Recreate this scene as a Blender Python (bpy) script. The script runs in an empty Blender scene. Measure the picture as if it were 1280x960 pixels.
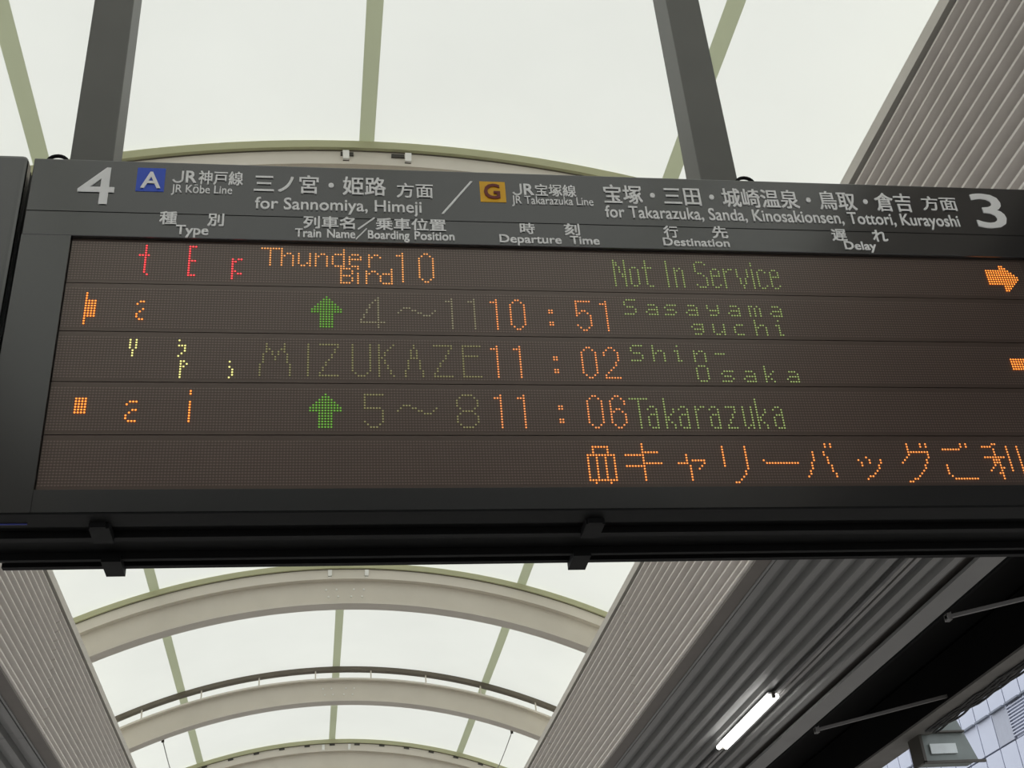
import bpy, bmesh, math, random
from mathutils import Matrix, Vector
random.seed(7)

# ------------------------------------------------------------------ scale
S = 0.75            # plan units -> metres
CAMZ = 1.60         # camera height above the platform, metres
FLOOR = -CAMZ / S   # platform level in plan units (camera is the plan origin)
COL = bpy.context.scene.collection
sc = bpy.context.scene

# ------------------------------------------------------------------ camera
cam = bpy.data.cameras.new('camera')
cam.sensor_fit = 'HORIZONTAL'; cam.sensor_width = 36.0
cam.lens = 36.0 * 1552.0 / 1280.0
cam.clip_start = 0.05; cam.clip_end = 500
co = bpy.data.objects.new('camera', cam); COL.objects.link(co)
Yc = Vector((-256.0, 980.0, 1552.0)).normalized()
Zc = Vector((-205.0, -2570.0, 1552.0)).normalized()
Zc = (Zc - Yc * Zc.dot(Yc)).normalized()
Xc = Yc.cross(Zc)
rt = Vector((Xc[0], Yc[0], Zc[0])); dn = Vector((Xc[1], Yc[1], Zc[1])); fw = Vector((Xc[2], Yc[2], Zc[2]))
M = Matrix.Identity(4)
for i in range(3):
    M[i][0] = rt[i]; M[i][1] = -dn[i]; M[i][2] = -fw[i]
M[2][3] = CAMZ
co.matrix_world = M
sc.camera = co

# ------------------------------------------------------------------ world, exposure
w = bpy.data.worlds.new('overcast_sky'); sc.world = w; w.use_nodes = True
nt = w.node_tree; bg = nt.nodes['Background']
tc = nt.nodes.new('ShaderNodeTexCoord'); nz = nt.nodes.new('ShaderNodeTexNoise'); nz.inputs['Scale'].default_value = 1.6
cr = nt.nodes.new('ShaderNodeValToRGB')
cr.color_ramp.elements[0].position = 0.3; cr.color_ramp.elements[0].color = (0.86, 0.90, 0.95, 1)
cr.color_ramp.elements[1].position = 0.7; cr.color_ramp.elements[1].color = (0.97, 0.98, 1.0, 1)
nt.links.new(tc.outputs['Generated'], nz.inputs['Vector']); nt.links.new(nz.outputs['Fac'], cr.inputs['Fac'])
nt.links.new(cr.outputs['Color'], bg.inputs['Color'])
bg.inputs['Strength'].default_value = 1.65
vs = sc.view_settings
vs.view_transform = 'Standard'; vs.look = 'None'; vs.exposure = 0.0; vs.gamma = 1.0; vs.use_curve_mapping = False

# ------------------------------------------------------------------ materials
def srgb(r, g, b):
    f = lambda c: (c / 255 / 12.92) if c / 255 <= 0.04045 else ((c / 255 + 0.055) / 1.055) ** 2.4
    return (f(r), f(g), f(b), 1.0)
def mat(name, c, rough=0.6, metal=0.0, spec=0.5, var=0.08, scale=6.0, coat=0.0, coat_rough=0.1, bump=0.0):
    m = bpy.data.materials.new(name); m.use_nodes = True
    n = m.node_tree; p = n.nodes['Principled BSDF']
    p.inputs['Roughness'].default_value = rough; p.inputs['Metallic'].default_value = metal
    p.inputs['Specular IOR Level'].default_value = spec
    p.inputs['Coat Weight'].default_value = coat; p.inputs['Coat Roughness'].default_value = coat_rough
    t = n.nodes.new('ShaderNodeTexCoord'); z = n.nodes.new('ShaderNodeTexNoise')
    z.inputs['Scale'].default_value = scale; z.inputs['Detail'].default_value = 5
    n.links.new(t.outputs['Object'], z.inputs['Vector'])
    r = n.nodes.new('ShaderNodeValToRGB')
    r.color_ramp.elements[0].position = 0.35; r.color_ramp.elements[1].position = 0.65
    r.color_ramp.elements[0].color = tuple(x * (1 - var) for x in c[:3]) + (1,)
    r.color_ramp.elements[1].color = tuple(min(1, x * (1 + var)) for x in c[:3]) + (1,)
    n.links.new(z.outputs['Fac'], r.inputs['Fac']); n.links.new(r.outputs['Color'], p.inputs['Base Color'])
    if bump:
        b = n.nodes.new('ShaderNodeBump'); b.inputs['Strength'].default_value = bump; b.inputs['Distance'].default_value = 0.01
        n.links.new(z.outputs['Fac'], b.inputs['Height']); n.links.new(b.outputs['Normal'], p.inputs['Normal'])
    return m
def emis(name, c, s, base=(0.05, 0.03, 0.02, 1)):
    m = mat(name, base, 0.4, var=0.02); p = m.node_tree.nodes['Principled BSDF']
    p.inputs['Emission Color'].default_value = c; p.inputs['Emission Strength'].default_value = s
    return m
def cloth(name, ct, cd, var=0.03):
    m = bpy.data.materials.new(name); m.use_nodes = True; n = m.node_tree
    n.nodes.remove(n.nodes['Principled BSDF']); out = n.nodes['Material Output']
    t = n.nodes.new('ShaderNodeBsdfTranslucent'); d = n.nodes.new('ShaderNodeBsdfDiffuse'); a = n.nodes.new('ShaderNodeAddShader')
    tcx = n.nodes.new('ShaderNodeTexCoord'); z = n.nodes.new('ShaderNodeTexNoise'); z.inputs['Scale'].default_value = 0.9
    z.inputs['Detail'].default_value = 4
    n.links.new(tcx.outputs['Object'], z.inputs['Vector'])
    r = n.nodes.new('ShaderNodeValToRGB'); r.color_ramp.elements[0].position = 0.3; r.color_ramp.elements[1].position = 0.7
    r.color_ramp.elements[0].color = tuple(x * (1 - var) for x in ct[:3]) + (1,)
    r.color_ramp.elements[1].color = tuple(x * (1 + var) for x in ct[:3]) + (1,)
    n.links.new(z.outputs['Fac'], r.inputs['Fac']); n.links.new(r.outputs['Color'], t.inputs['Color'])
    d.inputs['Color'].default_value = cd
    n.links.new(t.outputs[0], a.inputs[0]); n.links.new(d.outputs[0], a.inputs[1]); n.links.new(a.outputs[0], out.inputs['Surface'])
    return m
MT = {
 'membrane': cloth('translucent_membrane', (0.475, 0.475, 0.428, 1), (0.30, 0.30, 0.28, 1)),
 'seam': cloth('welded_seam', (0.33, 0.345, 0.25, 1), (0.2, 0.21, 0.16, 1)),
 'clamp': cloth('clamped_membrane_edge', (0.10, 0.10, 0.05, 1), (0.50, 0.50, 0.33, 1)),
 'arch': mat('painted_arch_steel', (0.74, 0.69, 0.605, 1), 0.55, var=0.03, scale=3),
 'archdark': mat('dark_bronze_rail', (0.14, 0.12, 0.09, 1), 0.6),
 'bolt': mat('galvanised_bolt_and_slot_light', (0.93, 0.92, 0.88, 1), 0.5, 0.0, var=0.02),
 'boltdark': mat('dark_bolt', (0.06, 0.055, 0.045, 1), 0.6),
 'slat': mat('aluminium_slat', (0.76, 0.71, 0.665, 1), 0.45, 0.0, var=0.04),
 'back': mat('slat_backing', (0.10, 0.09, 0.08, 1), 0.8),
 'trim': mat('pale_edge_trim', (0.90, 0.87, 0.80, 1), 0.5, var=0.03),
 'band': mat('grey_soffit_band', (0.14, 0.125, 0.112, 1), 0.6, var=0.04),
 'deck': mat('corrugated_steel', (0.19, 0.19, 0.187, 1), 0.5, var=0.06, scale=2),
 'dark': mat('black_steel_deck_and_beam_shade', (0.004, 0.004, 0.004, 1), 0.9, spec=0.1),
 'beam': mat('grey_eaves_beam', (0.16, 0.155, 0.145, 1), 0.7, var=0.12, scale=3),
 'rib': mat('grey_roof_rib', (0.16, 0.155, 0.15, 1), 0.6),
 'post': mat('dark_grey_post', (0.125, 0.125, 0.112, 1), 0.45, var=0.04),
 'sign': mat('charcoal_sign_enamel', (0.009, 0.009, 0.0088, 1), 0.25, spec=0.5, var=0.03, coat=1.0, coat_rough=0.18),
 'signblack': mat('black_sign_underside', (0.006, 0.006, 0.006, 1), 0.6, spec=0.15),
 'white': mat('white_lettering', (0.90, 0.90, 0.88, 1), 0.5, var=0.02),
 'blue': mat('blue_route_square', srgb(48, 84, 200), 0.4, var=0.02),
 'yellow': mat('yellow_route_square', srgb(235, 178, 20), 0.4, var=0.02),
 'maroon': mat('maroon_letter', srgb(110, 30, 20), 0.4, var=0.02),
 'board': mat('led_module_board', (0.040, 0.026, 0.020, 1), 0.35, spec=0.5, var=0.05, coat=0.6, coat_rough=0.25),
 'gap': mat('led_module_gap', (0.035, 0.025, 0.020, 1), 0.5, coat=0.3, coat_rough=0.25),
 'led_off': mat('unlit_led', (0.125, 0.088, 0.072, 1), 0.35, spec=0.5, var=0.05, coat=1.0, coat_rough=0.25),
 'added_wall': mat('added_dark_grey_wall', (0.13, 0.13, 0.13, 1), 0.7),
 'concrete': mat('platform_concrete', (0.42, 0.405, 0.385, 1), 0.85, bump=0.2),
 'ground': mat('track_ballast', (0.24, 0.22, 0.20, 1), 0.95, scale=20, bump=0.5),
 'panel': mat('pale_blue_cladding', (0.42, 0.45, 0.54, 1), 0.4, var=0.04, scale=0.4),
 'panel2': mat('grey_blue_cladding', (0.28, 0.30, 0.36, 1), 0.4, var=0.04),
 'joint': mat('facade_joint', (0.16, 0.18, 0.22, 1), 0.7),
 'box': mat('grey_green_box', (0.17, 0.20, 0.19, 1), 0.5),
 'boxpale': mat('pale_box_panel', (0.55, 0.60, 0.60, 1), 0.4),
 'cable': mat('black_cable_and_rail_shadow', (0.02, 0.02, 0.02, 1), 0.6),
 'wire': mat('steel_stay_wire', (0.35, 0.36, 0.33, 1), 0.4, 0.5),
 'lamp_body': mat('white_lamp_housing', (0.6, 0.6, 0.6, 1), 0.4),
 'tube': emis('lit_fluorescent_tube', (1.0, 0.99, 0.95, 1), 9.0, (0.8, 0.8, 0.8, 1)),
 'duct': mat('lighting_rail', (0.22, 0.215, 0.21, 1), 0.5),
 'strip_blue': mat('blue_underside_strip', srgb(60, 70, 150), 0.4),
 'red': emis('red_led', (1.0, 0.05, 0.06, 1), 2.0),
 'orange': emis('orange_led', (1.0, 0.26, 0.035, 1), 2.1),
 'amber': emis('amber_led', (1.0, 0.42, 0.12, 1), 1.1),
 'time': emis('orange_time_led', (1.0, 0.34, 0.10, 1), 1.1),
 'yellowled': emis('pale_yellow_led', (0.95, 0.90, 0.30, 1), 1.3),
 'green': emis('green_led', (0.27, 0.80, 0.09, 1), 0.5),
 'dimgreen': emis('dim_green_led', (0.50, 0.66, 0.22, 1), 0.58),
 'dimyellow': emis('dim_yellow_led', (0.62, 0.60, 0.26, 1), 0.36),
 'dimgrey': emis('very_dim_led', (0.60, 0.56, 0.34, 1), 0.42),
 'message': emis('message_led', (1.0, 0.30, 0.06, 1), 1.5),
}

for k_ in ('board', 'led_off'):
    MT[k_].node_tree.nodes['Principled BSDF'].inputs['Specular Tint'].default_value = (1.0, 0.78, 0.66, 1)
    MT[k_].node_tree.nodes['Principled BSDF'].inputs['Specular IOR Level'].default_value = 0.95
    MT[k_].node_tree.nodes['Principled BSDF'].inputs['Coat IOR'].default_value = 1.6
MT['sign'].node_tree.nodes['Principled BSDF'].inputs['Coat IOR'].default_value = 1.65

# ------------------------------------------------------------------ object helpers
def link(name, mesh, parent=None):
    o = bpy.data.objects.new(name, mesh); COL.objects.link(o)
    if parent is not None: o.parent = parent
    return o
def thing(name, label=None, cat=None, base=(0, 0, 0), rz=0.0, group=None, kind=None):
    o = bpy.data.objects.new(name, None); COL.objects.link(o)
    o.empty_display_size = 0.1
    o.location = (S * base[0], S * base[1], S * base[2] + CAMZ); o.rotation_euler = (0, 0, rz)
    if label: o['label'] = label
    if cat: o['category'] = cat
    if group: o['group'] = group
    if kind: o['kind'] = kind
    o['bx'] = base[0]; o['by'] = base[1]; o['bz'] = base[2]
    return o
class MB:
    def __init__(s): s.v = []; s.f = []
    def box(s, a, b):
        x0, y0, z0 = a; x1, y1, z1 = b
        i = len(s.v)
        s.v += [(x0, y0, z0), (x1, y0, z0), (x1, y1, z0), (x0, y1, z0), (x0, y0, z1), (x1, y0, z1), (x1, y1, z1), (x0, y1, z1)]
        s.f += [tuple(i + k for k in q) for q in ((0, 3, 2, 1), (4, 5, 6, 7), (0, 1, 5, 4), (1, 2, 6, 5), (2, 3, 7, 6), (3, 0, 4, 7))]
        return s
    def prism(s, prof, a0, a1, axis='y'):
        n = len(prof); i = len(s.v)
        for a in (a0, a1):
            for p, q in prof:
                s.v.append((p, a, q) if axis == 'y' else ((p, q, a) if axis == 'z' else (a, p, q)))
        s.f += [(i + k, i + (k + 1) % n, i + n + (k + 1) % n, i + n + k) for k in range(n)]
        s.f += [tuple(range(i + n - 1, i - 1, -1)), tuple(range(i + n, i + 2 * n))]
        return s
    def tube(s, pts, r, n=8):
        pts = [Vector(p) for p in pts]; i = len(s.v); up = Vector((0, 0, 1))
        for k, p in enumerate(pts):
            d = (pts[min(k + 1, len(pts) - 1)] - pts[max(k - 1, 0)]).normalized()
            a = d.cross(up)
            if a.length < 1e-3: a = d.cross(Vector((1, 0, 0)))
            a.normalize(); b = a.cross(d)
            for j in range(n):
                t = 2 * math.pi * j / n
                s.v.append(tuple(p + a * (r * math.cos(t)) + b * (r * math.sin(t))))
        for k in range(len(pts) - 1):
            for j in range(n):
                s.f.append((i + k * n + j, i + k * n + (j + 1) % n, i + (k + 1) * n + (j + 1) % n, i + (k + 1) * n + j))
        s.f.append(tuple(i + j for j in range(n))); e = i + (len(pts) - 1) * n
        s.f.append(tuple(e + n - 1 - j for j in range(n)))
        return s
    def arc(s, r0, r1, y0, y1, h0, h1, n=48):
        """curved bar of the vault: radius r0..r1, depth y0..y1, half-angle range h0..h1 (x offsets from the crown)"""
        i = len(s.v)
        for k in range(n + 1):
            x = h0 + (h1 - h0) * k / n
            t = math.asin(max(-1, min(1, x / 7.5)))
            for r, y in ((r0, y0), (r1, y0), (r1, y1), (r0, y1)):
                s.v.append((CX + r * math.sin(t), y, CZ + r * math.cos(t)))
        for k in range(n):
            a = i + 4 * k; b = a + 4
            for j in range(4):
                s.f.append((a + j, a + (j + 1) % 4, b + (j + 1) % 4, b + j))
        s.f.append((i + 3, i + 2, i + 1, i)); e = i + 4 * n; s.f.append((e, e + 1, e + 2, e + 3))
        return s
    def mesh(s, name, m, base=(0, 0, 0), smooth=False):
        me = bpy.data.meshes.new(name)
        me.from_pydata([(S * (x - base[0]), S * (y - base[1]), S * (z - base[2])) for x, y, z in s.v], [], s.f)
        bm = bmesh.new(); bm.from_mesh(me); bmesh.ops.recalc_face_normals(bm, faces=bm.faces); bm.to_mesh(me); bm.free()
        me.materials.append(m)
        if smooth:
            for p in me.polygons: p.use_smooth = True
        me.update()
        return me
def bev(o, wd=0.004, seg=2):
    b = o.modifiers.new('bevel', 'BEVEL'); b.width = wd; b.segments = seg; b.limit_method = 'ANGLE'
    return o
def rootbase(p):
    while p is not None:
        if 'bx' in p: return (p['bx'], p['by'], p['bz'])
        p = p.parent
    return (0, 0, 0)
def part(name, mb, m, parent, label=None, local=False, smooth=False, kind=None):
    base = (0, 0, 0) if local else rootbase(parent)
    o = link(name, mb.mesh(name, MT[m], base, smooth), parent)
    if label: o['label'] = label
    if kind: o['kind'] = kind
    return o
def put(name, me, at, parent):
    """a copy of shared mesh data placed at plan point `at` under parent"""
    b = rootbase(parent); o = link(name, me, parent)
    o.location = (S * (at[0] - b[0]), S * (at[1] - b[1]), S * (at[2] - b[2]))
    return o

CX, CZ = 0.367, -1.505           # axis of the barrel vault
Y0, Y1 = -14.0, 44.0             # length of canopy built
ARCH = [3.07 + 3.665 * k for k in range(-4, 11)]

# ================================================================== SETTING
# platform floor and tracks
f = thing('floor', kind='structure', base=(0, 0, FLOOR))
part('platform_slab', MB().box((-4.6, Y0 - 2, FLOOR - 0.3), (5.9, Y1 + 2, FLOOR)), 'concrete', f)
g = thing('ground', kind='structure', base=(0, 0, FLOOR - 1.6))
part('track_bed', MB().box((-70, -80, FLOOR - 1.9), (110, 180, FLOOR - 1.6)), 'ground', g)
part('platform_base', MB().box((-4.4, Y0 - 2, FLOOR - 1.6), (5.7, Y1 + 2, FLOOR - 0.302)), 'concrete', g)

# translucent barrel vault
RM = 7.70
ceil = thing('ceiling', kind='structure', base=(CX, 0, 5.0))
ceil['label'] = 'white translucent barrel-vaulted membrane roof above the sign'
seams = [-3.75, -2.17, -0.05, 2.07, 3.75]
def msurf(x, y):
    k = (y - ARCH[0]) / 3.665
    sag = 0.045 * math.sin(math.pi * (k % 1.0)) ** 2
    t = math.asin(x / 7.5)
    return (CX + (RM - sag) * math.sin(t), y, CZ + (RM - sag) * math.cos(t))
def sheet(x0, x1, y0, y1, nx, ny, off=0.0):
    mb = MB()
    for j in range(ny + 1):
        for i in range(nx + 1):
            p = msurf(x0 + (x1 - x0) * i / nx, y0 + (y1 - y0) * j / ny)
            mb.v.append((p[0], p[1], p[2] + off))
    for j in range(ny):
        for i in range(nx):
            a = j * (nx + 1) + i
            mb.f.append((a, a + 1, a + nx + 2, a + nx + 1))
    return mb
edges = ARCH + [ARCH[-1] + 3.665]
for k in range(2, len(edges) - 1):
    for j in range(4):
        part('membrane_panel', sheet(seams[j] + (0.0 if j else 0), seams[j + 1], edges[k], edges[k + 1], 8, 8), 'membrane', ceil, smooth=True)
    for sx in seams[1:4]:
        part('membrane_seam', sheet(sx - 0.052, sx + 0.052, edges[k], edges[k + 1], 1, 8, -0.006), 'seam', ceil, smooth=True)

# unseen wall added behind the viewer to darken the board's reflections
cb = thing('wall_back', kind='structure', base=(CX, -4.6, FLOOR))
cb['label'] = 'unseen dark grey wall added behind the viewer to darken reflections'
part('upper_wall', MB().box((-9, -4.9, 2.2), (9, -4.45, 7.6)), 'added_wall', cb)
part('pier', MB().box((-9, -4.9, FLOOR), (-4.2, -4.45, 2.2)), 'added_wall', cb)
part('pier', MB().box((5.4, -4.9, FLOOR), (9, -4.45, 2.2)), 'added_wall', cb)

# slatted walls under the vault, with the soffits outside them
ZT, ZB, PITCH = 5.0, 3.67, 0.0975
XR, XL = 3.275, -2.540
SEG = 4.9
segs = [12.36 + SEG * k for k in range(-5, 7)]
def slat_profile(sg):
    # bright front lip, face leaning outwards below it
    return [(0, 0.0), (0.0, 0.016), (sg * 0.014, 0.017), (sg * 0.074, -0.026), (sg * 0.072, -0.036)]
for side, X, sg in (('right', XR, 1), ('left', XL, -1)):
    wl = thing('wall_' + side, kind='structure', base=(X, 0, ZB))
    wl['label'] = 'wall of horizontal grey slats along the %s side of the vault' % side
    part('backing_panel', MB().box((X + sg * 0.078, segs[0], ZB + 0.01), (X + sg * 0.16, segs[-1], ZT + 0.02)), 'back', wl)
    me = MB().prism(slat_profile(sg), 0.010, SEG - 0.010).mesh('slat', MT['slat'])
    for k in range(len(segs) - 1):
        for r in range(14):
            put('slat', me, (X, segs[k], ZT - 0.062 - r * PITCH + (0.03 if r == 13 else 0)), wl)
    # outside of the vault edge: gutter and upstand which carry the membrane edge
    gt = thing('trim_' + ('1' if sg > 0 else '2'), kind='structure', base=(X, 0, ZT))
    gt['label'] = 'pale edge strip along the top of the %s slatted wall' % side
    part('edge_strip', MB().prism([(X - sg * 0.045, ZT + 0.035), (X - sg * 0.018, ZT - 0.012), (X - sg * 0.012, ZT + 0.035)], segs[0], segs[-1]), 'trim', gt)
    part('gutter', MB().box((X - sg * 0.012, segs[0], ZT + 0.02), (X + sg * 0.62, segs[-1], ZT + 0.06)), 'trim', gt)
    part('upstand', MB().box((X + sg * 0.62, segs[0], ZB + 0.2), (X + sg * 0.70, segs[-1], ZT + 0.28)), 'trim', gt)
    # soffit
    cl = thing('ceiling_' + side, kind='structure', base=(X, 0, ZB))
    cl['label'] = 'corrugated grey metal soffit outside the %s slatted wall' % side
    part('flat_band', MB().box((X + sg * 0.012, segs[0], ZB - 0.012), (X + sg * 0.135, segs[-1], ZB + 0.01)), 'band', cl)
    part('edge_bead', MB().box((X + sg * 0.135, segs[0], ZB - 0.02), (X + sg * 0.155, segs[-1], ZB + 0.03)), 'deck', cl)
    n = 9; PW = 0.1805; x0 = X + sg * 0.165
    prof = [(0, 0.055), (sg * 0.018, 0.0), (sg * 0.088, 0.0), (sg * 0.106, 0.055), (sg * (PW - 0.001), 0.055),
            (sg * (PW - 0.001), 0.075), (0, 0.075)]
    me = MB().prism(prof, 0.003, SEG - 0.003).mesh('soffit_panel', MT['deck'])
    for k in range(len(segs) - 1):
        for r in range(n):
            put('soffit_panel', me, (x0 + sg * PW * r, segs[k], ZB), cl)
    xe = x0 + sg * PW * n
    part('edge_fascia', MB().box((xe + sg * 0.03, segs[0], ZB - 0.01), (xe + sg * 0.25, segs[-1], ZB + 0.02))
         .box((xe + sg * 0.23, segs[0], ZB + 0.02), (xe + sg * 0.25, segs[-1], ZB + 0.3)), 'deck', cl)
    part('roof_slab', MB().box((X + sg * 0.17, segs[0], ZB + 0.078), (xe + sg * 0.225, segs[-1], ZB + 0.2)), 'back', cl)

# dark sloping deck and eaves beam beyond the right soffit, plain one on the left
XE = 5.42
dk = thing('ceiling_outer', kind='structure', base=(XE, 0, ZB))
dk['label'] = 'black underside of the outer roof beyond the corrugated soffit'
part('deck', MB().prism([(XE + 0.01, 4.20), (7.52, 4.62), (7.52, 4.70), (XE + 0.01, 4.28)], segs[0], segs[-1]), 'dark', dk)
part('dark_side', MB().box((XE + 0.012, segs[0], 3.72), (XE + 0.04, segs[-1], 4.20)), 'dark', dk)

def roof_rib(y, first=[None]):
    lab = {9.63: 'faint grey sloping rib under the black outer roof, nearer one beside the sign corner',
           12.97: 'faint grey sloping rib under the black outer roof, farther one beside the lit lamp'}.get(y)
    return thing('roof_rib', lab, 'rib', (XE, y, ZB), group='ribs under the outer roof')
for y in (9.63, 12.97):
    r_ = roof_rib(y)
    part('rib_bar', MB().prism([(XE + 0.02, 3.675), (7.08, 4.015), (7.08, 4.05), (XE + 0.02, 3.705)], y - 0.02, y + 0.02), 'rib', r_)
    part('end_bracket', MB().box((XE + 0.02, y - 0.035, 3.66), (XE + 0.06, y + 0.035, 3.74)), 'rib', r_)

bmn = thing('eaves_beam', 'grey eaves beam along the outer edge of the black roof, lower right', 'beam', (7.1, 0, 4.0))
part('beam_body', MB().box((7.1, segs[0], 4.0), (7.22, segs[-1], 4.5)), 'dark', bmn, label='inner face of the beam, its shade painted black')  # shade on the inner face is put into the black material
part('beam_flange', MB().box((7.10, segs[0], 3.975), (7.46, segs[-1], 4.0)), 'beam', bmn)
part('gutter_lip', MB().box((7.40, segs[0], 4.0), (7.46, segs[-1], 4.62)), 'beam', bmn)

# ================================================================== ARCHES
HX = 3.16
def arch(y, plate, label):
    t = thing('arch_rib', label, 'arch', (CX, y, ZT), group='curved steel arches of the vault')
    part('lower_flange', MB().arc(7.15, 7.175, y - 0.10, y + 0.10, -HX, HX), 'arch', t, smooth=False)
    part('web', MB().arc(7.175, 7.465, y - 0.014, y + 0.014, -HX, HX), 'arch', t)
    part('upper_flange', MB().arc(7.465, 7.49, y - 0.10, y + 0.10, -HX, HX), 'arch', t)
    if plate:
        cuts = [-HX, -0.22, -0.175, 0.215, 0.26, HX]
        for a, b in ((cuts[0], cuts[1]), (cuts[2], cuts[3]), (cuts[4], cuts[5])):
            part('fascia_plate', MB().arc(7.492, 7.585, y - 0.095, y - 0.075, a, b, 24), 'arch', t)
        for a, b in ((cuts[1], cuts[2]), (cuts[3], cuts[4])):
            part('slot_light_tab', MB().arc(7.50, 7.575, y - 0.12, y - 0.10, a, b, 2), 'bolt', t, label='small white tab standing in for light through a crown slot')  # brightness of the open slot painted as a white tab
        part('membrane_clamp', MB().arc(7.592, 7.655, y - 0.13, y + 0.13, -3.4, 3.4), 'clamp', t, label='greenish clamped edge of the membrane')
        part('clamp_groove', MB().arc(7.584, 7.593, y - 0.10, y + 0.10, -3.4, 3.4), 'archdark', t)
    else:
        part('top_rail', MB().arc(7.62, 7.675, y - 0.06, y + 0.06, -3.4, 3.4), 'archdark', t, label='dark rail raised on short posts')
        me = MB().tube([(0, 0, 0), (0, 0, 0.16)], 0.011, 6).mesh('rail_post', MT['arch'])
        for k in range(-3, 5):
            x = (k - 0.5) * 0.80 + 0.05; th_ = math.asin(x / 7.5)
            put('rail_post', me, (CX + 7.485 * math.sin(th_), y - 0.04, CZ + 7.485 * math.cos(th_)), t)
    return t
names = {6.735: 'pale steel arch just showing above the top edge of the sign',
         14.065: 'nearest pale steel arch below the sign, with two bright slots at its crown',
         17.73: 'second pale steel arch below the sign, under a dark rail on short posts',
         21.395: 'third pale steel arch at the bottom edge, with dark bolts along its plate',
         10.4: 'pale steel arch behind the departure board, hidden by it'}
boltm = MB().tube([(0, 0, 0), (0, -0.014, 0)], 0.012, 6).mesh('bolt', MT['bolt'])
boltd = MB().box((-0.045, -0.012, -0.014), (0.045, 0, 0.014)).mesh('dark_bolt', MT['boltdark'])
for k, y in enumerate(ARCH):
    if y < 2 or y > 24: continue
    lab = next((v for q, v in names.items() if abs(q - y) < 0.02), None)
    if lab is None: lab = 'steel arch overhead which carries the two hanging posts'
    a = arch(y, k % 2 == 1, lab)
    if abs(y - 14.065) < 0.02 or abs(y - 17.73) < 0.02:
        for bx, br in ((-0.245, 7.36), (-0.12, 7.36), (0.09, 7.36), (0.21, 7.36), (-0.22, 7.27), (-0.10, 7.27), (0.06, 7.27), (0.19, 7.27)):
            q = math.asin((bx) / 7.5)
            put('bolt', boltm, (CX + br * math.sin(q), y - 0.014, CZ + br * math.cos(q)), a)
    if abs(y - 21.395) < 0.02:
        for i in range(-7, 8):
            q = math.asin((i * 0.415 - 0.05) / 7.5)
            o = put('dark_bolt', boltd, (CX + 7.57 * math.sin(q), y - 0.096, CZ + 7.57 * math.cos(q)), a)
            o.rotation_euler = (0, q, 0)
    if abs(y - 6.735) < 0.02:
        for xx in (-0.19, 0.165):
            q = math.asin(xx / 7.5)
            put('dark_bolt', boltd, (CX + 7.553 * math.sin(q), y - 0.096, CZ + 7.553 * math.cos(q)), a)

def stay(x0, y0, z0, x1, y1, z1, lab):
    t = thing('stay_wire', lab, 'wire', (x0, y0, z0), group='stay wires between the arches')
    pts = [(x0 + (x1 - x0) * k / 8, y0 + (y1 - y0) * k / 8, z0 + (z1 - z0) * k / 8 - 0.10 * math.sin(math.pi * k / 8)) for k in range(9)]
    part('wire', MB().tube(pts, 0.007, 6), 'wire', t, smooth=True)
    part('end_fitting', MB().tube([(x0, y0, z0 + 0.03), (x0, y0, z0 - 0.02)], 0.02, 8), 'boltdark', t)
stay(2.86, 17.86, 5.19, 2.86, 21.27, 5.23, 'thin stay wire under the second arch, right side')
stay(-2.08, 17.86, 5.21, -2.08, 21.27, 5.24, 'thin stay wire under the second arch, left side')

# ================================================================== LIGHTING RAIL AND LAMP
dr = thing('lighting_rail', 'pair of slim grey rails running along the corrugated soffit to the lamp', 'rail', (4.5, 0, 3.6))
part('rail', MB().box((4.49, segs[0], 3.64), (4.525, segs[-1], 3.668)), 'duct', dr)
part('rail', MB().box((4.55, segs[0], 3.64), (4.59, segs[-1], 3.668)), 'duct', dr)
part('rail_web', MB().box((4.525, segs[0], 3.655), (4.55, segs[-1], 3.668)), 'cable', dr)
part('painted_shadow_strip', MB().box((4.592, segs[0], 3.655), (4.635, segs[-1], 3.668)), 'cable', dr)  # black strip painted in place of the shadow beside the rails
lp = thing('fluorescent_lamp', 'lit white twin-tube fluorescent lamp under the corrugated soffit', 'lamp', (4.43, 12.2, 3.6))
part('lamp_housing', MB().box((4.385, 11.42, 3.618), (4.475, 13.15, 3.637)), 'lamp_body', lp)
for x in (4.385, 4.467):
    part('tube', MB().tube([(x, 11.42, 3.595), (x, 13.17, 3.595)], 0.025, 12), 'tube', lp, label='glowing fluorescent tube', smooth=True)
for y in (11.385, 13.165):
    part('end_cap', MB().box((4.41, y, 3.575), (4.445, y + 0.03, 3.63)), 'boltdark', lp)

# ================================================================== DEPARTURE BOARD
TH = math.atan(0.0135)
UL, UR, ZTOP, ZBOT = -0.866, 2.44, 2.675, 1.475
DU0, DU1, DZ0, DZ1 = -0.726, 2.30, 1.540, 2.379
B = thing('departure_board', 'hanging black departure board for platforms 4 and 3 with lit text', 'sign', (0, 3.0, 0), -TH)
DEP = 0.355
# casing: four frame members round the recessed display, then the box behind
part('header_panel', MB().box((UL, 0, DZ1), (UR, 0.05, ZTOP)), 'sign', B, local=True)
part('frame', MB().box((UL, 0, ZBOT), (DU0, 0.05, DZ1)), 'sign', B, local=True)
part('frame', MB().box((DU1, 0, ZBOT), (UR, 0.05, DZ1)), 'sign', B, local=True)
part('frame', MB().box((DU0 + 0.001, 0, ZBOT), (DU1 - 0.001, 0.05, DZ0)), 'sign', B, local=True)
part('header_joint', MB().box((UL + 0.002, -0.0015, 2.4700), (UR - 0.002, 0.0, 2.4709)), 'signblack', B, local=True)
cs = part('casing', MB().box((UL + 0.004, 0.052, ZBOT + 0.012), (UR - 0.004, DEP - 0.005, ZTOP - 0.004)), 'signblack', B, local=True)
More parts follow.
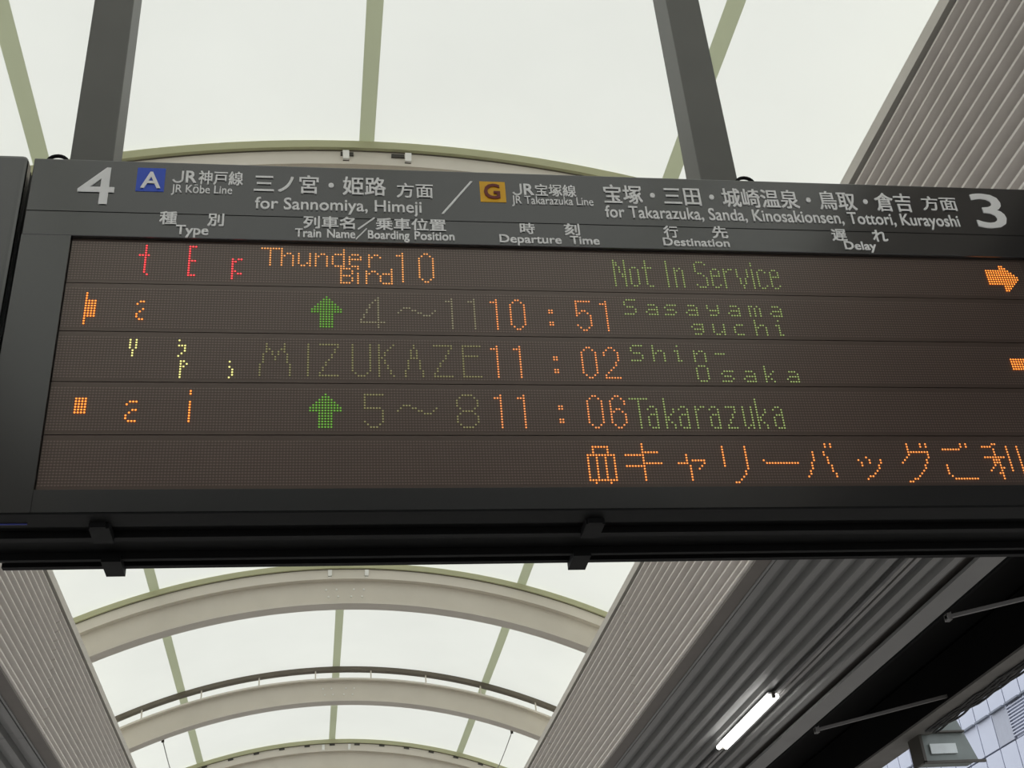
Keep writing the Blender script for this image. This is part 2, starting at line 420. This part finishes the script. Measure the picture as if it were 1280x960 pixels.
# underside rails
part('bottom_rail', MB().box((UL, 0.0015, ZBOT - 0.006), (UR, 0.075, ZBOT - 0.0005)), 'signblack', B, local=True)
part('bottom_rail', MB().box((UL, 0.135, ZBOT - 0.010), (UR, 0.16, ZBOT + 0.010)), 'signblack', B, local=True)
part('bottom_rail', MB().box((UL, 0.27, ZBOT - 0.012), (UR, 0.285, ZBOT + 0.010)), 'signblack', B, local=True)
part('bottom_rail', MB().box((UL, 0.335, ZBOT - 0.004), (UR, DEP, ZBOT + 0.010)), 'signblack', B, local=True)
for u in (-0.588, 0.735):
    part('bottom_clamp', MB().box((u, 0.053, ZBOT - 0.022), (u + 0.052, 0.145, ZBOT + 0.002)).box((u + 0.004, 0.045, ZBOT - 0.022), (u + 0.044, 0.052, ZBOT + 0.0)), 'signblack', B, local=True)
    part('bottom_clamp', MB().box((u, 0.265, ZBOT - 0.022), (u + 0.052, DEP + 0.012, ZBOT + 0.002)).box((u, DEP + 0.002, ZBOT - 0.02), (u + 0.052, DEP + 0.012, ZBOT + 0.05)), 'signblack', B, local=True)
part('blue_strip', MB().box((-0.83, 0.052, ZBOT - 0.009), (-0.742, 0.054, ZBOT + 0.001)), 'strip_blue', B, local=True, label='small blue strip under the left end')  # thin blue strip below the front edge
for u in (-0.806, 1.398):
    mb = MB(); pts = [(u + 0.03 * math.cos(a), 0.03, ZTOP + 0.012 + 0.026 * math.sin(a)) for a in [math.pi * k / 10 for k in range(11)]]
    part('lifting_eye', mb.tube(pts, 0.006, 8), 'signblack', B, local=True, smooth=True)
for o in list(B.children):
    if o.name.startswith(('header_panel', 'casing')): bev(o, 0.002)

# --- painted lettering
hp = [o for o in B.children if o.name == 'header_panel'][0]
def textmesh(s, weight):
    cu = bpy.data.curves.new('t', 'FONT'); cu.body = s; cu.size = 1.0; cu.resolution_u = 3
    o = bpy.data.objects.new('t', cu); COL.objects.link(o)
    dg = bpy.context.evaluated_depsgraph_get(); dg.update()
    me = bpy.data.meshes.new_from_object(o.evaluated_get(dg))
    bpy.data.objects.remove(o); bpy.data.curves.remove(cu)
    return me
CAP = {}
def lettering(s, mode, u0, u1, z0, z1, m='white', weight=0.012, label=None, wcap=None):
    me = textmesh(s, weight)
    xs = [v.co.x for v in me.vertices]; ys = [v.co.y for v in me.vertices]
    sx = (u1 - u0) / (max(xs) - min(xs))
    if mode == 'c':
        if weight not in CAP:
            h = textmesh('H', weight); CAP[weight] = (min(v.co.y for v in h.vertices), max(v.co.y for v in h.vertices)); bpy.data.meshes.remove(h)
        b0, b1 = CAP[weight]
    else: b0, b1 = min(ys), max(ys)
    sy = (z1 - z0) / (b1 - b0); mx = min(xs)
    base = [(S * (u0 + (v.co.x - mx) * sx), 0.0, S * (z0 + (v.co.y - b0) * sy)) for v in me.vertices]
    fs = [tuple(p.vertices) for p in me.polygons]
    cnt = {}
    for p in fs:
        for a, b in zip(p, p[1:] + p[:1]): cnt[(a, b)] = 1
    side0 = [(a, b) for (a, b) in cnt if (b, a) not in cnt]
    n = len(base); verts = []; faces = []; dl = weight * S * (z1 - z0)      # strokes thickened by overlaid copies
    for q, (ox, oz) in enumerate(((-1, -1), (1, -1), (1, 1), (-1, 1)) if weight else ((0, 0),)):
        o_ = len(verts); yy = -0.0022 - 0.00004 * q
        verts += [(x + ox * dl, yy, z + oz * dl) for x, _, z in base] + [(x + ox * dl, 0.0004, z + oz * dl) for x, _, z in base]
        faces += [tuple(i + o_ for i in p) for p in fs] + [(a + o_, b + o_, b + n + o_, a + n + o_) for a, b in side0]
    mm = bpy.data.meshes.new('lettering'); mm.from_pydata(verts, [], faces); mm.materials.append(MT[m]); mm.update()
    bpy.data.meshes.remove(me)
    o = link('lettering', mm, hp)
    if label: o['label'] = label
    return o
def plate(name, u0, u1, z0, z1, m, label=None):
    o = part(name, MB().box((u0, -0.0016, z0), (u1, 0.0, z1)), m, hp, local=True)
    if label: o['label'] = label
plate('route_square', -0.558, -0.4745, 2.555, 2.648, 'blue', 'blue square with a white letter A')
plate('route_square', 0.498, 0.580, 2.551, 2.635, 'yellow', 'yellow square with a dark red letter G')
TX = [
('4','b',-0.7253,-0.6212,2.5005,2.6426,0.010),('A','c',-0.5430,-0.4862,2.5665,2.6292,0.016),
('R','c',-0.4113,-0.3812,2.5940,2.6400,0.02),('神戸線','b',-0.3737,-0.2404,2.5885,2.6425,0.012),('JR Kōbe Line','c',-0.4520,-0.2706,2.5529,2.5839,0.006),
('種','b',-0.4775,-0.4284,2.4284,2.4765,0.018),('別','b',-0.3366,-0.2901,2.4269,2.4734,0.018),
('Type','c',-0.4272,-0.3332,2.3918,2.4254,0.022),('三ノ宮・姫路','b',-0.2049,0.1998,2.5631,2.6366,0.012),
('方面','b',0.2347,0.3480,2.5588,2.6172,0.010),('for Sannomiya, Himeji','c',-0.1994,0.3098,2.4985,2.5434,0.010),
('列車名／乗車位置','b',-0.0514,0.3827,2.4269,2.4738,0.018),('Train','c',-0.0758,0.0011,2.3921,2.4233,0.020),('Name／Boarding','c',0.0201,0.2690,2.3921,2.4233,0.020),('Position','c',0.2857,0.4075,2.3921,2.4233,0.020),
('G','c',0.5119,0.5605,2.5644,2.6218,0.022),
('R','c',0.6400,0.6709,2.5840,2.6290,0.02),('宝塚線','b',0.6766,0.8082,2.5805,2.6300,0.012),('JR Takarazuka Line','c',0.5978,0.8612,2.5469,2.5790,0.006),
('宝塚・三田・城崎温泉・鳥取・倉吉','b',0.8999,1.9490,2.5583,2.6365,0.012),
('for Takarazuka, Sanda, Kinosakionsen, Tottori, Kurayoshi','c',0.8969,2.0989,2.5009,2.5488,0.010),
('方面','b',1.9872,2.1102,2.5685,2.6282,0.010),('3','b',2.1660,2.2725,2.4998,2.6456,0.012),
('時','b',0.6159,0.6615,2.4256,2.4674,0.018),('刻','b',0.7574,0.8045,2.4250,2.4701,0.018),
('Departure','c',0.5491,0.7427,2.3898,2.4198,0.022),('Time','c',0.7719,0.8636,2.3898,2.4198,0.022),('行','b',1.0785,1.1239,2.4253,2.4709,0.018),
('先','b',1.2377,1.2876,2.4270,2.4743,0.018),('Destination','c',1.0715,1.2866,2.3927,2.4228,0.022),
('遅','b',1.6397,1.6886,2.4291,2.4757,0.018),('れ','b',1.7800,1.8290,2.4300,2.4768,0.018),('Delay','c',1.6744,1.7808,2.3947,2.4266,0.022)]
for s, md, u0, u1, z0, z1, wt in TX:
    lb = None
    if s == '4': lb = 'large white platform number 4'
    elif s == '3': lb = 'large white platform number 3'
    elif s == 'G': lb = 'dark red letter G'
    o = lettering(s, md, u0, u1, z0, z1, 'maroon' if s == 'G' else 'white', wt, lb)
    if s in 'AG':
        for v in o.data.vertices: v.co.y -= 0.0016
for j0, j1, jz0, jz1 in ((-0.4500, -0.4190, 2.594, 2.640), (0.6045, 0.6330, 2.584, 2.629)):
    wv = 0.0058; xr = j1; rad = (j1 - j0 - wv / 2) / 2; cxj = j0 + rad; czj = jz0 + rad
    pth = [(xr - wv / 2, jz1)] + [(cxj + rad * math.cos(-a), czj + rad * math.sin(-a)) for a in [math.pi * k / 12 for k in range(0, 12)]]
    mb = MB()
    for (xa, za), (xb, zb_) in zip(pth[:-1], pth[1:]):
        L = math.hypot(xb - xa, zb_ - za); nx, nz_ = -(zb_ - za) / L * wv / 2, (xb - xa) / L * wv / 2
        mb.prism([(xa + nx, za + nz_), (xb + nx, zb_ + nz_), (xb - nx, zb_ - nz_), (xa - nx, za - nz_)], -0.003, 0.0005)
    part('lettering', mb, 'white', hp, local=True)
o = part('slash', MB().prism([(0.3714, 2.4972), (0.3790, 2.4972), (0.4763, 2.6332), (0.4687, 2.6332)], -0.003, 0.0005), 'white', hp, local=True)

# --- LED modules
PU, PZ = 0.0084, 0.0088
ZBK = [2.2418, 2.0735, 1.9050, 1.7365, 1.5680]
backp = part('display_back', MB().box((DU0 - 0.01, 0.022, DZ0 - 0.01), (DU1 + 0.01, 0.03, DZ1 + 0.01)), 'gap', B, local=True)
mods = []
for k, zb in enumerate(ZBK):
    z0 = zb - 1.5 * PZ - 0.010; z1 = zb + 14.5 * PZ + 0.0150
    z1 = min(z1, DZ1 - 0.001)
    md = part('led_module', MB().box((DU0 + 0.002, 0.014, z0), (DU1 - 0.002, 0.022, z1)), 'board', B, local=True)
    mb = MB(); c1 = int((DU1 - DU0 - 0.02) / PU)
    hw, hz = 0.0040, 0.0029
    for r in range(16):
        z = zb + (14 - r) * PZ
        for c in range(c1):
            u = -0.736 + (c + 2) * PU; i = len(mb.v)
            mb.v += [(u - hw, 0.0128, z), (u, 0.0128, z - hz), (u + hw, 0.0128, z), (u, 0.0128, z + hz)]
            mb.f.append((i, i + 1, i + 2, i + 3))
    dots = bpy.data.meshes.new('unlit_dots'); dots.from_pydata([(S * x, S * y, S * z) for x, y, z in mb.v], [], mb.f)
    dots.materials.append(MT['led_off']); dots.update()
    od = link('unlit_dots', dots, md); od['kind'] = 'stuff'
    mods.append(md)

def glyph(mod, col, row, rows, m, label=None, name='lit_character'):
    mb = MB(); R_ = 0.0030
    c0 = int(round(col))
    for r, line in enumerate(rows):
        for c, ch in enumerate(line):
            if ch != 'X': continue
            u = -0.736 + (c0 + c) * PU; z = ZBK[mod] + (14 - (row + r)) * PZ
            if u > DU1 - 0.008: continue
            i = len(mb.v)
            mb.v.append((u, 0.0085, z))
            for j in range(6):
                a = math.pi / 3 * j
                mb.v.append((u + R_ * math.cos(a), 0.0115, z + R_ * math.sin(a)))
            mb.f += [(i, i + 1 + j, i + 1 + (j + 1) % 6) for j in range(6)]
    if not mb.v: return
    me = bpy.data.meshes.new(name); me.from_pydata([(S * x, S * y, S * z) for x, y, z in mb.v], [], mb.f)
    me.materials.append(MT[m]); me.update()
    o = link(name, me, mods[mod])
    if label: o['label'] = label
    return o
def rr(s): return s.split('/')
D = {
'1': '..X/XXX/' + '/'.join(['..X'] * 11),
'0': '..XX../.X..X./' + '/'.join(['X....X'] * 9) + '/.X..X./..XX..',
'2': '..XX../.X..X./X....X/X....X/.....X/.....X/....X./....X./...X../..X.../.X..../X...../XXXXXX',
'5': 'XXXXXX/X...../X...../X...../X.XX../XX..X./X....X/.....X/.....X/.....X/X....X/.X..X./..XX..',
'6': '..XX../.X..X./X....X/X....X/X...../X.XX../XX..X./X....X/X....X/X....X/X....X/.X..X./..XX..',
':': '../../../../XX/XX/../../../XX/XX',
'5w': 'XXXXXXX/X....../X....../X....../X....../XXXXXX./......X/......X/......X/......X/X.....X/.X...X./..XXX..',
'8w': '..XXXX../.X....X./X......X/X......X/X......X/.X....X./..XXXX../.X....X./X......X/X......X/X......X/.X....X./..XXXX..',
'4w': '......X../.....XX../....X.X../...X..X../...X..X../..X...X../..X...X../.X....X../.X....X../X.....X../XXXXXXXXX/......X../......X..',
'~': '..XXX........./.X...XX......X/X......XX...X./.........XXX..',
'arr': '.....X...../....XXX..../...XXXXX.../..XXXXXXX../.XXXXXXXXX./XXXXXXXXXXX/XXXXXXXXXXX/' + '/'.join(['...XXXXX...'] * 6),
'M': '..X.....X../..X.....X../..XX...XX../..X.X.X.X../.X..X.X..X./.X...X...X./.X...X...X./.X.......X./' + '/'.join(['X.........X'] * 5),
'I': '/'.join(['X'] * 13),
'Z': 'XXXXXXX/......X/.....X./.....X./....X../....X../...X.../..X..../..X..../.X...../.X...../X....../XXXXXXX',
'U': '/'.join(['X.....X'] * 11) + '/.X...X./..XXX..',
'K': 'X....X/X...X./X..X../X.X.../X.X.../XX..../X.X.../X.X.../X..X../X..X../X...X./X...X./X....X',
'A': '...X.../...X.../..X.X../..X.X../..X.X../..XXX../.X...X./.X...X./.X...X./.X...X./X.....X/X.....X/X.....X',
'E': 'XXXXXXX/X....../X....../X....../XXXXXX./X....../X....../X....../X....../X....../X....../X....../XXXXXXX',
}
def put_g(mod, col, key, m, row=2, **k): glyph(mod, col, row, rr(D[key]), m, **k)
# row 1 type, broken red characters
glyph(0, 25, 1, rr('..X./..X./..X./..X./XXXX/..X./..X./..X./..X./..X./..X./..X./...X'), 'red', 'red broken character like a letter t')
glyph(0, 42, 1, rr('XXX/X../X../X../X../X../XXX/X../X../X../X../X../XXX'), 'red', 'red broken character like a letter E')
glyph(0, 57, 6, rr('X.XX/XX../X.../X.../X.../XX../X.XX/X.../X...'), 'red', 'red broken character like a letter p')
# row 1 name
F5 = {
'T': 'XXXXXXX/...X.../...X.../...X.../...X.../...X.../...X.../...X...',
'h': 'X..../X..../X.XX./XX..X/X...X/X...X/X...X/X...X', 'u': '...../...../X...X/X...X/X...X/X...X/X..XX/.XX.X',
'n': '...../...../X.XX./XX..X/X...X/X...X/X...X/X...X', 'd': '....X/....X/.XXXX/X...X/X...X/X...X/X...X/.XXXX',
'e': '...../...../.XXX./X...X/XXXXX/X..../X..../.XXX.', 'r': '...../...../X.XX./XX..X/X..../X..../X..../X....',
'B': 'XXXX./X...X/X...X/XXXX./X...X/X...X/XXXX.', 'i': '.X./.../XX./.X./.X./.X./XXX',
'S': '.XXXX/X..../X..../.XXX./....X/....X/XXXX.', 'a': '...../...../.XXX./....X/.XXXX/X...X/.XXXX', 's': '...../...../.XXXX/X..../.XXX./....X/XXXX.',
'y': '...../...../X...X/X...X/.XXXX/....X/.XXX.', 'm': '...../...../XX.X./X.X.X/X.X.X/X.X.X/X.X.X', 'g': '...../...../.XXXX/X...X/.XXXX/....X/.XXX.',
'c': '...../...../.XXX./X..../X..../X..../.XXX.', 'O': '.XXX./X...X/X...X/X...X/X...X/X...X/.XXX.', 'k': 'X..../X..../X..X./X.X../XX.../X.X../X..X.',
'-': '....././...../XXXX',
}
F5['h7'] = 'X..../X..../X.XX./XX..X/X...X/X...X/X...X'
F5['n7'] = '...../...../X.XX./XX..X/X...X/X...X/X...X'
F5['u7'] = '...../...../X...X/X...X/X...X/X..XX/.XX.X'
F5['i7'] = '.X./.../XX./.X./.X./.X./.XX'
for ch, c in zip('Thunder', (67, 74, 80, 86, 92, 98, 105)):
    glyph(0, c, 1, rr(F5[ch]), 'amber')
for ch, c, rows in (('B', 95, F5['B']), ('i', 101, 'X/./X/X/X/X/X'), ('r', 104, '...../X.XX./XX..X/X..../X..../X..../X....'[6:]), ('d', 109, '....X/....X/.XXXX/X...X/X...X/X...X/.XXXX')):
    rws = rr(rows); glyph(0, c, 16 - len(rws), rws, 'amber')
put_g(0, 115, '1', 'amber'); put_g(0, 123, '0', 'amber')
# tall narrow green font
G = {
'N': 'X...X/XX..X/XX..X/X.X.X/X.X.X/X.X.X/X..XX/X..XX/X...X/X...X/X...X/X...X', 'o': '..../..../..../.XX./X..X/X..X/X..X/X..X/X..X/X..X/X..X/.XX.',
't': '.X../.X../.X../XXXX/.X../.X../.X../.X../.X../.X../.X../..XX', 'I': 'X/X/X/X/X/X/X/X/X/X/X/X',
'n': '..../..../..../X.X./XX.X/X..X/X..X/X..X/X..X/X..X/X..X/X..X', 'S': '.XXX./X...X/X..../X..../X..../.XX../...X./....X/....X/....X/X...X/.XXX.',
'e': '..../..../..../.XX./X..X/X..X/XXXX/X.../X.../X.../X..X/.XX.', 'r': '..../..../..../X.XX/XX../X.../X.../X.../X.../X.../X.../X...',
'v': '...../...../...../X...X/X...X/X...X/X...X/.X.X./.X.X./.X.X./..X../..X..', 'i': 'X/X/./X/X/X/X/X/X/X/X/X',
'c': '..../..../..../.XX./X..X/X.../X.../X.../X.../X.../X..X/.XX.', 'T': 'XXXXXXX/...X.../...X.../...X.../...X.../...X.../...X.../...X.../...X.../...X.../...X.../...X...',
'a': '..../..../..../.XX./X..X/...X/.XXX/X..X/X..X/X..X/X..X/.XXX', 'k': 'X.../X.../X.../X.../X..X/X..X/X.X./XX../XX../X.X./X..X/X..X',
'z': '..../..../..../XXXX/...X/...X/..X./..X./.X../.X../X.../XXXX', 'u': '..../..../..../X..X/X..X/X..X/X..X/X..X/X..X/X..X/X.XX/.X.X',
}
for ch, c in (('N', 195), ('o', 201), ('t', 206), ('I', 215), ('n', 218), ('S', 226), ('e', 232), ('r', 237), ('v', 242), ('i', 248), ('c', 250), ('e', 255)):
    glyph(0, c, 3, rr(G[ch]), 'dimgreen')
glyph(0, 343, 2, rr('......XX...../......XXX..../XXXXXXXXXX.../XXXXXXXXXXX../XXXXXXXXXXXX./XXXXXXXXXXXXX/XXXXXXXXXXXXX/XXXXXXXXXXXX./XXXXXXXXXXX../......XXXX.../......XXX..../......XX.....'),
      'orange', 'orange arrow pointing right')
# row 2
glyph(1, 9, 2, rr('X.../X.../X.../XXXX/XXXX/XXXX/XXXX/XXXX/XXXX/XXXX/X.../X.../X...'), 'orange', 'orange flag-shaped broken character')
glyph(1, 26, 5, rr('.XX/X../.../..X/.X./X../X../.XX'), 'orange', 'orange broken curly character')
put_g(1, 85, 'arr', 'green', label='green arrow pointing up'); put_g(1, 102, '4w', 'dimgrey'); put_g(1, 115, '~', 'dimgrey', row=6)
put_g(1, 132, '1', 'dimgrey'); put_g(1, 140, '1', 'dimgrey')
for c, k in ((148, '1'), (155, '0'), (169, ':'), (179, '5'), (188, '1')): put_g(1, c, k, 'time')
for ch, c in (('S', 197), ('a', 205), ('s', 212), ('a', 220), ('y', 228), ('a', 236), ('m', 244), ('a', 252)):
    glyph(1, c, 1, rr(F5[ch]), 'dimgreen')
for ch, c in (('g', 221), ('u7', 229), ('c', 237), ('h7', 245), ('i7', 253)):
    glyph(1, c, 9, rr(F5[ch]), 'dimgreen')
# row 3
glyph(2, 25, 1, rr('X.X/X.X/X.X/X.X/.X./.X./.X.'), 'yellowled', 'pale yellow broken character like a letter y')
glyph(2, 41, 1, rr('X../.../XXX/..X/..X/.X./X../.../.XX./.X.X/.XX./.X../.X../.X../.X..'), 'yellowled', 'pale yellow broken character in two pieces')
glyph(2, 58, 9, rr('X./../X./.X/.X/.X/X.'), 'yellowled', 'pale yellow broken character like a hook')
for ch, c in (('M', 68), ('I', 84), ('Z', 88), ('U', 99), ('K', 108), ('A', 117), ('Z', 127), ('E', 137)): put_g(2, c, ch, 'dimyellow')
for c, k in ((147, '1'), (155, '1'), (169, ':'), (179, '0'), (187, '2')): put_g(2, c, k, 'time')
for ch, c in (('S', 197), ('h7', 205), ('i7', 213), ('n7', 220)): glyph(2, c, 1, rr(F5[ch]), 'dimgreen')
glyph(2, 228, 4, rr('XXXX'), 'dimgreen')
for ch, c in (('O', 220), ('s', 229), ('a', 237), ('k', 245), ('a', 253)): glyph(2, c, 9, rr(F5[ch]), 'dimgreen')
glyph(2, 341, 5, rr('XXXXXXXX/XXXXXXXX/XXXXXXXX/XXXXXXXX/XXXXXXXX'), 'orange', 'orange block at the right edge')
# row 4
glyph(3, 10, 4, rr('XXXX/XXXX/XXXX/XXXX/XXXX/XXXX'), 'orange', 'orange square block')
glyph(3, 26, 5, rr('.XXX/X.../..../..XX/.X../X.../X.../.XXX'), 'orange', 'orange broken character like an epsilon')
glyph(3, 46, 1, rr('X/X/././X/X/X/X/X/X/X/X'), 'orange', 'orange broken character like a letter i')
put_g(3, 85, 'arr', 'green', label='green arrow pointing up'); put_g(3, 103, '5w', 'dimyellow'); put_g(3, 114, '~', 'dimyellow', row=6); put_g(3, 134, '8w', 'dimyellow')
for c, k in ((147, '1'), (155, '1'), (169, ':'), (179, '0'), (187, '6')): put_g(3, c, k, 'time')
for ch, c in (('T', 194), ('a', 200), ('k', 206), ('a', 211), ('r', 217), ('a', 222), ('z', 228), ('u', 234), ('k', 239), ('a', 245)):
    glyph(3, c, 3 if ch != 'T' else 3, rr(G[ch]), 'dimgreen')
# row 5 scrolling message
MSG = [
(177, 2, '..XXXXXX../..X....X../..X....X../XXXXXXXXXX/' + '/'.join(['X..X..X..X'] * 8) + '/XXXXXXXXXX/..X....X..'),
(190, 1, '......X....../......X....../......X....../......XXXXXX./XXXXXXX....../......X....../......X....../......XXXXXXX/XXXXXXX....../......X....../......X....../......X....../......X....../......X......'),
(208, 5, '...X....../...X....../...X.XXXXX/XXXX.....X/....X...X./....X..X../....X...../....X...../....X...../....X.....'),
(224, 2, 'X.......X/X.......X/X.......X/X.......X/X.......X/X.......X/X.......X/X.......X/........X/.......X./.......X./......X../.....X.../...XX....'),
(238, 7, 'X............/.XXXXXXXXXXXX'),
(253, 1, '........X.X/........X.X/.........../...X...X.../...X...X.../...X....X../...X....X../..X.....X../..X......X./..X......X./.X.......X./.X........X/X.........X'),
(272, 6, '...X...../X...X...X/.X..X...X/.X.....X./.......X./......X../.....X.../...XX..../..X......'),
(288, 1, '...X....X.X/...X....X.X/...X......./...XXXXXXXX/...X......X/..X.......X/.X.......X./X........X./........X../........X../.......X.../......X..../.....X...../...XX....../.XX........'),
(304, 1, '.......X.X./.......X.X./XXXXXXX..../.........../.........../.........../.........../.........../X........../X........../X........../X........../.X........./..XXXXXXXXX'),
(319, 1, '....XX......../XXXX........../....X........./....X........./....X........./XXXXXXXX....../...XXX......../...XXX......../...X.X......../..X..XX......./.X...X......../....XX......../.....X......../.....X........'),
(328, 2, 'X...X/X...X/X...X/X...X/X...X/X...X/X...X/X...X/X...X/X...X/....X/....X'),
]
for i, (c, r, g_) in enumerate(MSG):
    glyph(4, c, r, rr(g_), 'message' if i < 5 else 'message')

# neighbouring sign cabinet at the left edge
A = thing('sign_cabinet', 'plain charcoal sign cabinet at the left edge, beside the departure board', 'sign', (0, 3.0, 0), -TH)
o = part('front_panel', MB().box((-2.3, -0.012, ZBOT + 0.01), (UL - 0.016, 0.05, ZTOP + 0.004)), 'sign', A, local=True); bev(o, 0.012, 3)
part('casing', MB().box((-2.296, 0.051, ZBOT + 0.02), (UL - 0.022, DEP - 0.01, ZTOP - 0.006)), 'signblack', A, local=True)
part('bottom_rail', MB().box((-2.29, 0.30, ZBOT + 0.005), (UL - 0.022, 0.345, ZBOT + 0.02)), 'signblack', A, local=True)

# hanging posts
for lab, x in (('left dark grey hanging post rising from the board above the number 4', -0.720), ('right dark grey hanging post rising from the board into the vault', 1.350)):
    p = thing('hanging_post', lab, 'post', (x, 3.165, ZTOP), group='posts holding up the departure board')
    o = part('shaft', MB().box((x - 0.066, 3.10, ZTOP + 0.012), (x + 0.066, 3.235, 5.545)), 'post', p); bev(o, 0.003)
    part('base_plate', MB().box((x - 0.085, 3.07, ZTOP + 0.001), (x + 0.085, 3.265, ZTOP + 0.012)), 'post', p)

# ================================================================== EQUIPMENT AND CABLES UNDER THE EAVES BEAM
e = thing('hanging_box', 'grey-green hanging box with a pale panel under the eaves beam', 'box', (7.3, 14.3, 3.65))
part('housing', MB().prism([(7.32, 3.66), (8.02, 3.66), (7.86, 4.17), (7.30, 4.17)], 14.32, 14.62), 'box', e)
part('dark_edge', MB().box((7.30, 14.28, 3.64), (7.335, 14.6, 4.02)).box((7.30, 14.28, 3.625), (8.10, 14.32, 3.655)), 'boltdark', e)
part('pale_panel', MB().box((7.42, 14.29, 3.74), (7.76, 14.318, 3.86)), 'boxpale', e)
part('top_bar', MB().box((7.36, 14.26, 3.99), (7.90, 14.32, 4.01)), 'boltdark', e)
part('hanger', MB().box((7.42, 14.4, 4.17), (7.46, 14.5, 4.5)), 'boltdark', e)
c = thing('cable_bundle', 'tangled black cables along the eaves beam above the hanging box', 'cable', (7.3, 13.5, 3.96))
for k in range(5):
    pts = [(7.30 + 0.03 * k + 0.012 * math.sin(i * 1.7 + k), 11.6 + i * 0.19, 3.958 - 0.006 * k + 0.008 * math.sin(i * 2.3 + 2 * k)) for i in range(14)]
    part('cable', MB().tube(pts, 0.012, 6), 'cable', c, smooth=True)

# ================================================================== FACADE BEYOND THE TRACKS
XB = 40.0
bd = thing('office_building', 'pale blue clad building across the tracks, lower right corner', 'building', (XB, 80, FLOOR - 1.6))
dy, dz = 0.0475 * XB, 0.0515 * XB
yb0 = 1.4320 * XB; nC = 26
part('wall_core', MB().box((XB + 0.25, yb0 - 0.2, FLOOR - 1.6), (XB + 14, yb0 + nC * dy + 0.2, 0.62 * XB)), 'joint', bd)
pm = MB().box((0, 0.05, 0.05), (0.25, dy - 0.05, dz - 0.05)).mesh('facade_panel', MT['panel'])
pm2 = MB().box((0, 0.05, 0.05), (0.25, dy - 0.05, dz - 0.05)).mesh('facade_panel', MT['panel2'])
sill = MB().box((-0.22, 0.15, -0.10), (0.05, dy - 0.15, 0.0)).mesh('window_slot', MT['joint'])
lv = MB().box((-0.05, 0.03, -0.035), (0.12, dy - 0.03, 0.035)).mesh('louvre', MT['panel'])
for r in range(-4, 3):
    z = 0.5050 * XB + (r - 1) * dz
    for cc in range(nC):
        y = yb0 + cc * dy
        louv = (r == 0 and cc < 6)
        o = put('facade_panel', pm2 if (r == 0 and cc == 5) else pm, (XB + (0.12 if louv and cc < 5 else 0), y, z), bd)
        if r == 1: put('window_slot', sill, (XB, y, z), bd)
        if louv and cc < 5 and cc > 1:
            for q in range(10): put('louvre', lv, (XB, y, z + 0.2 + q * 0.18), bd)
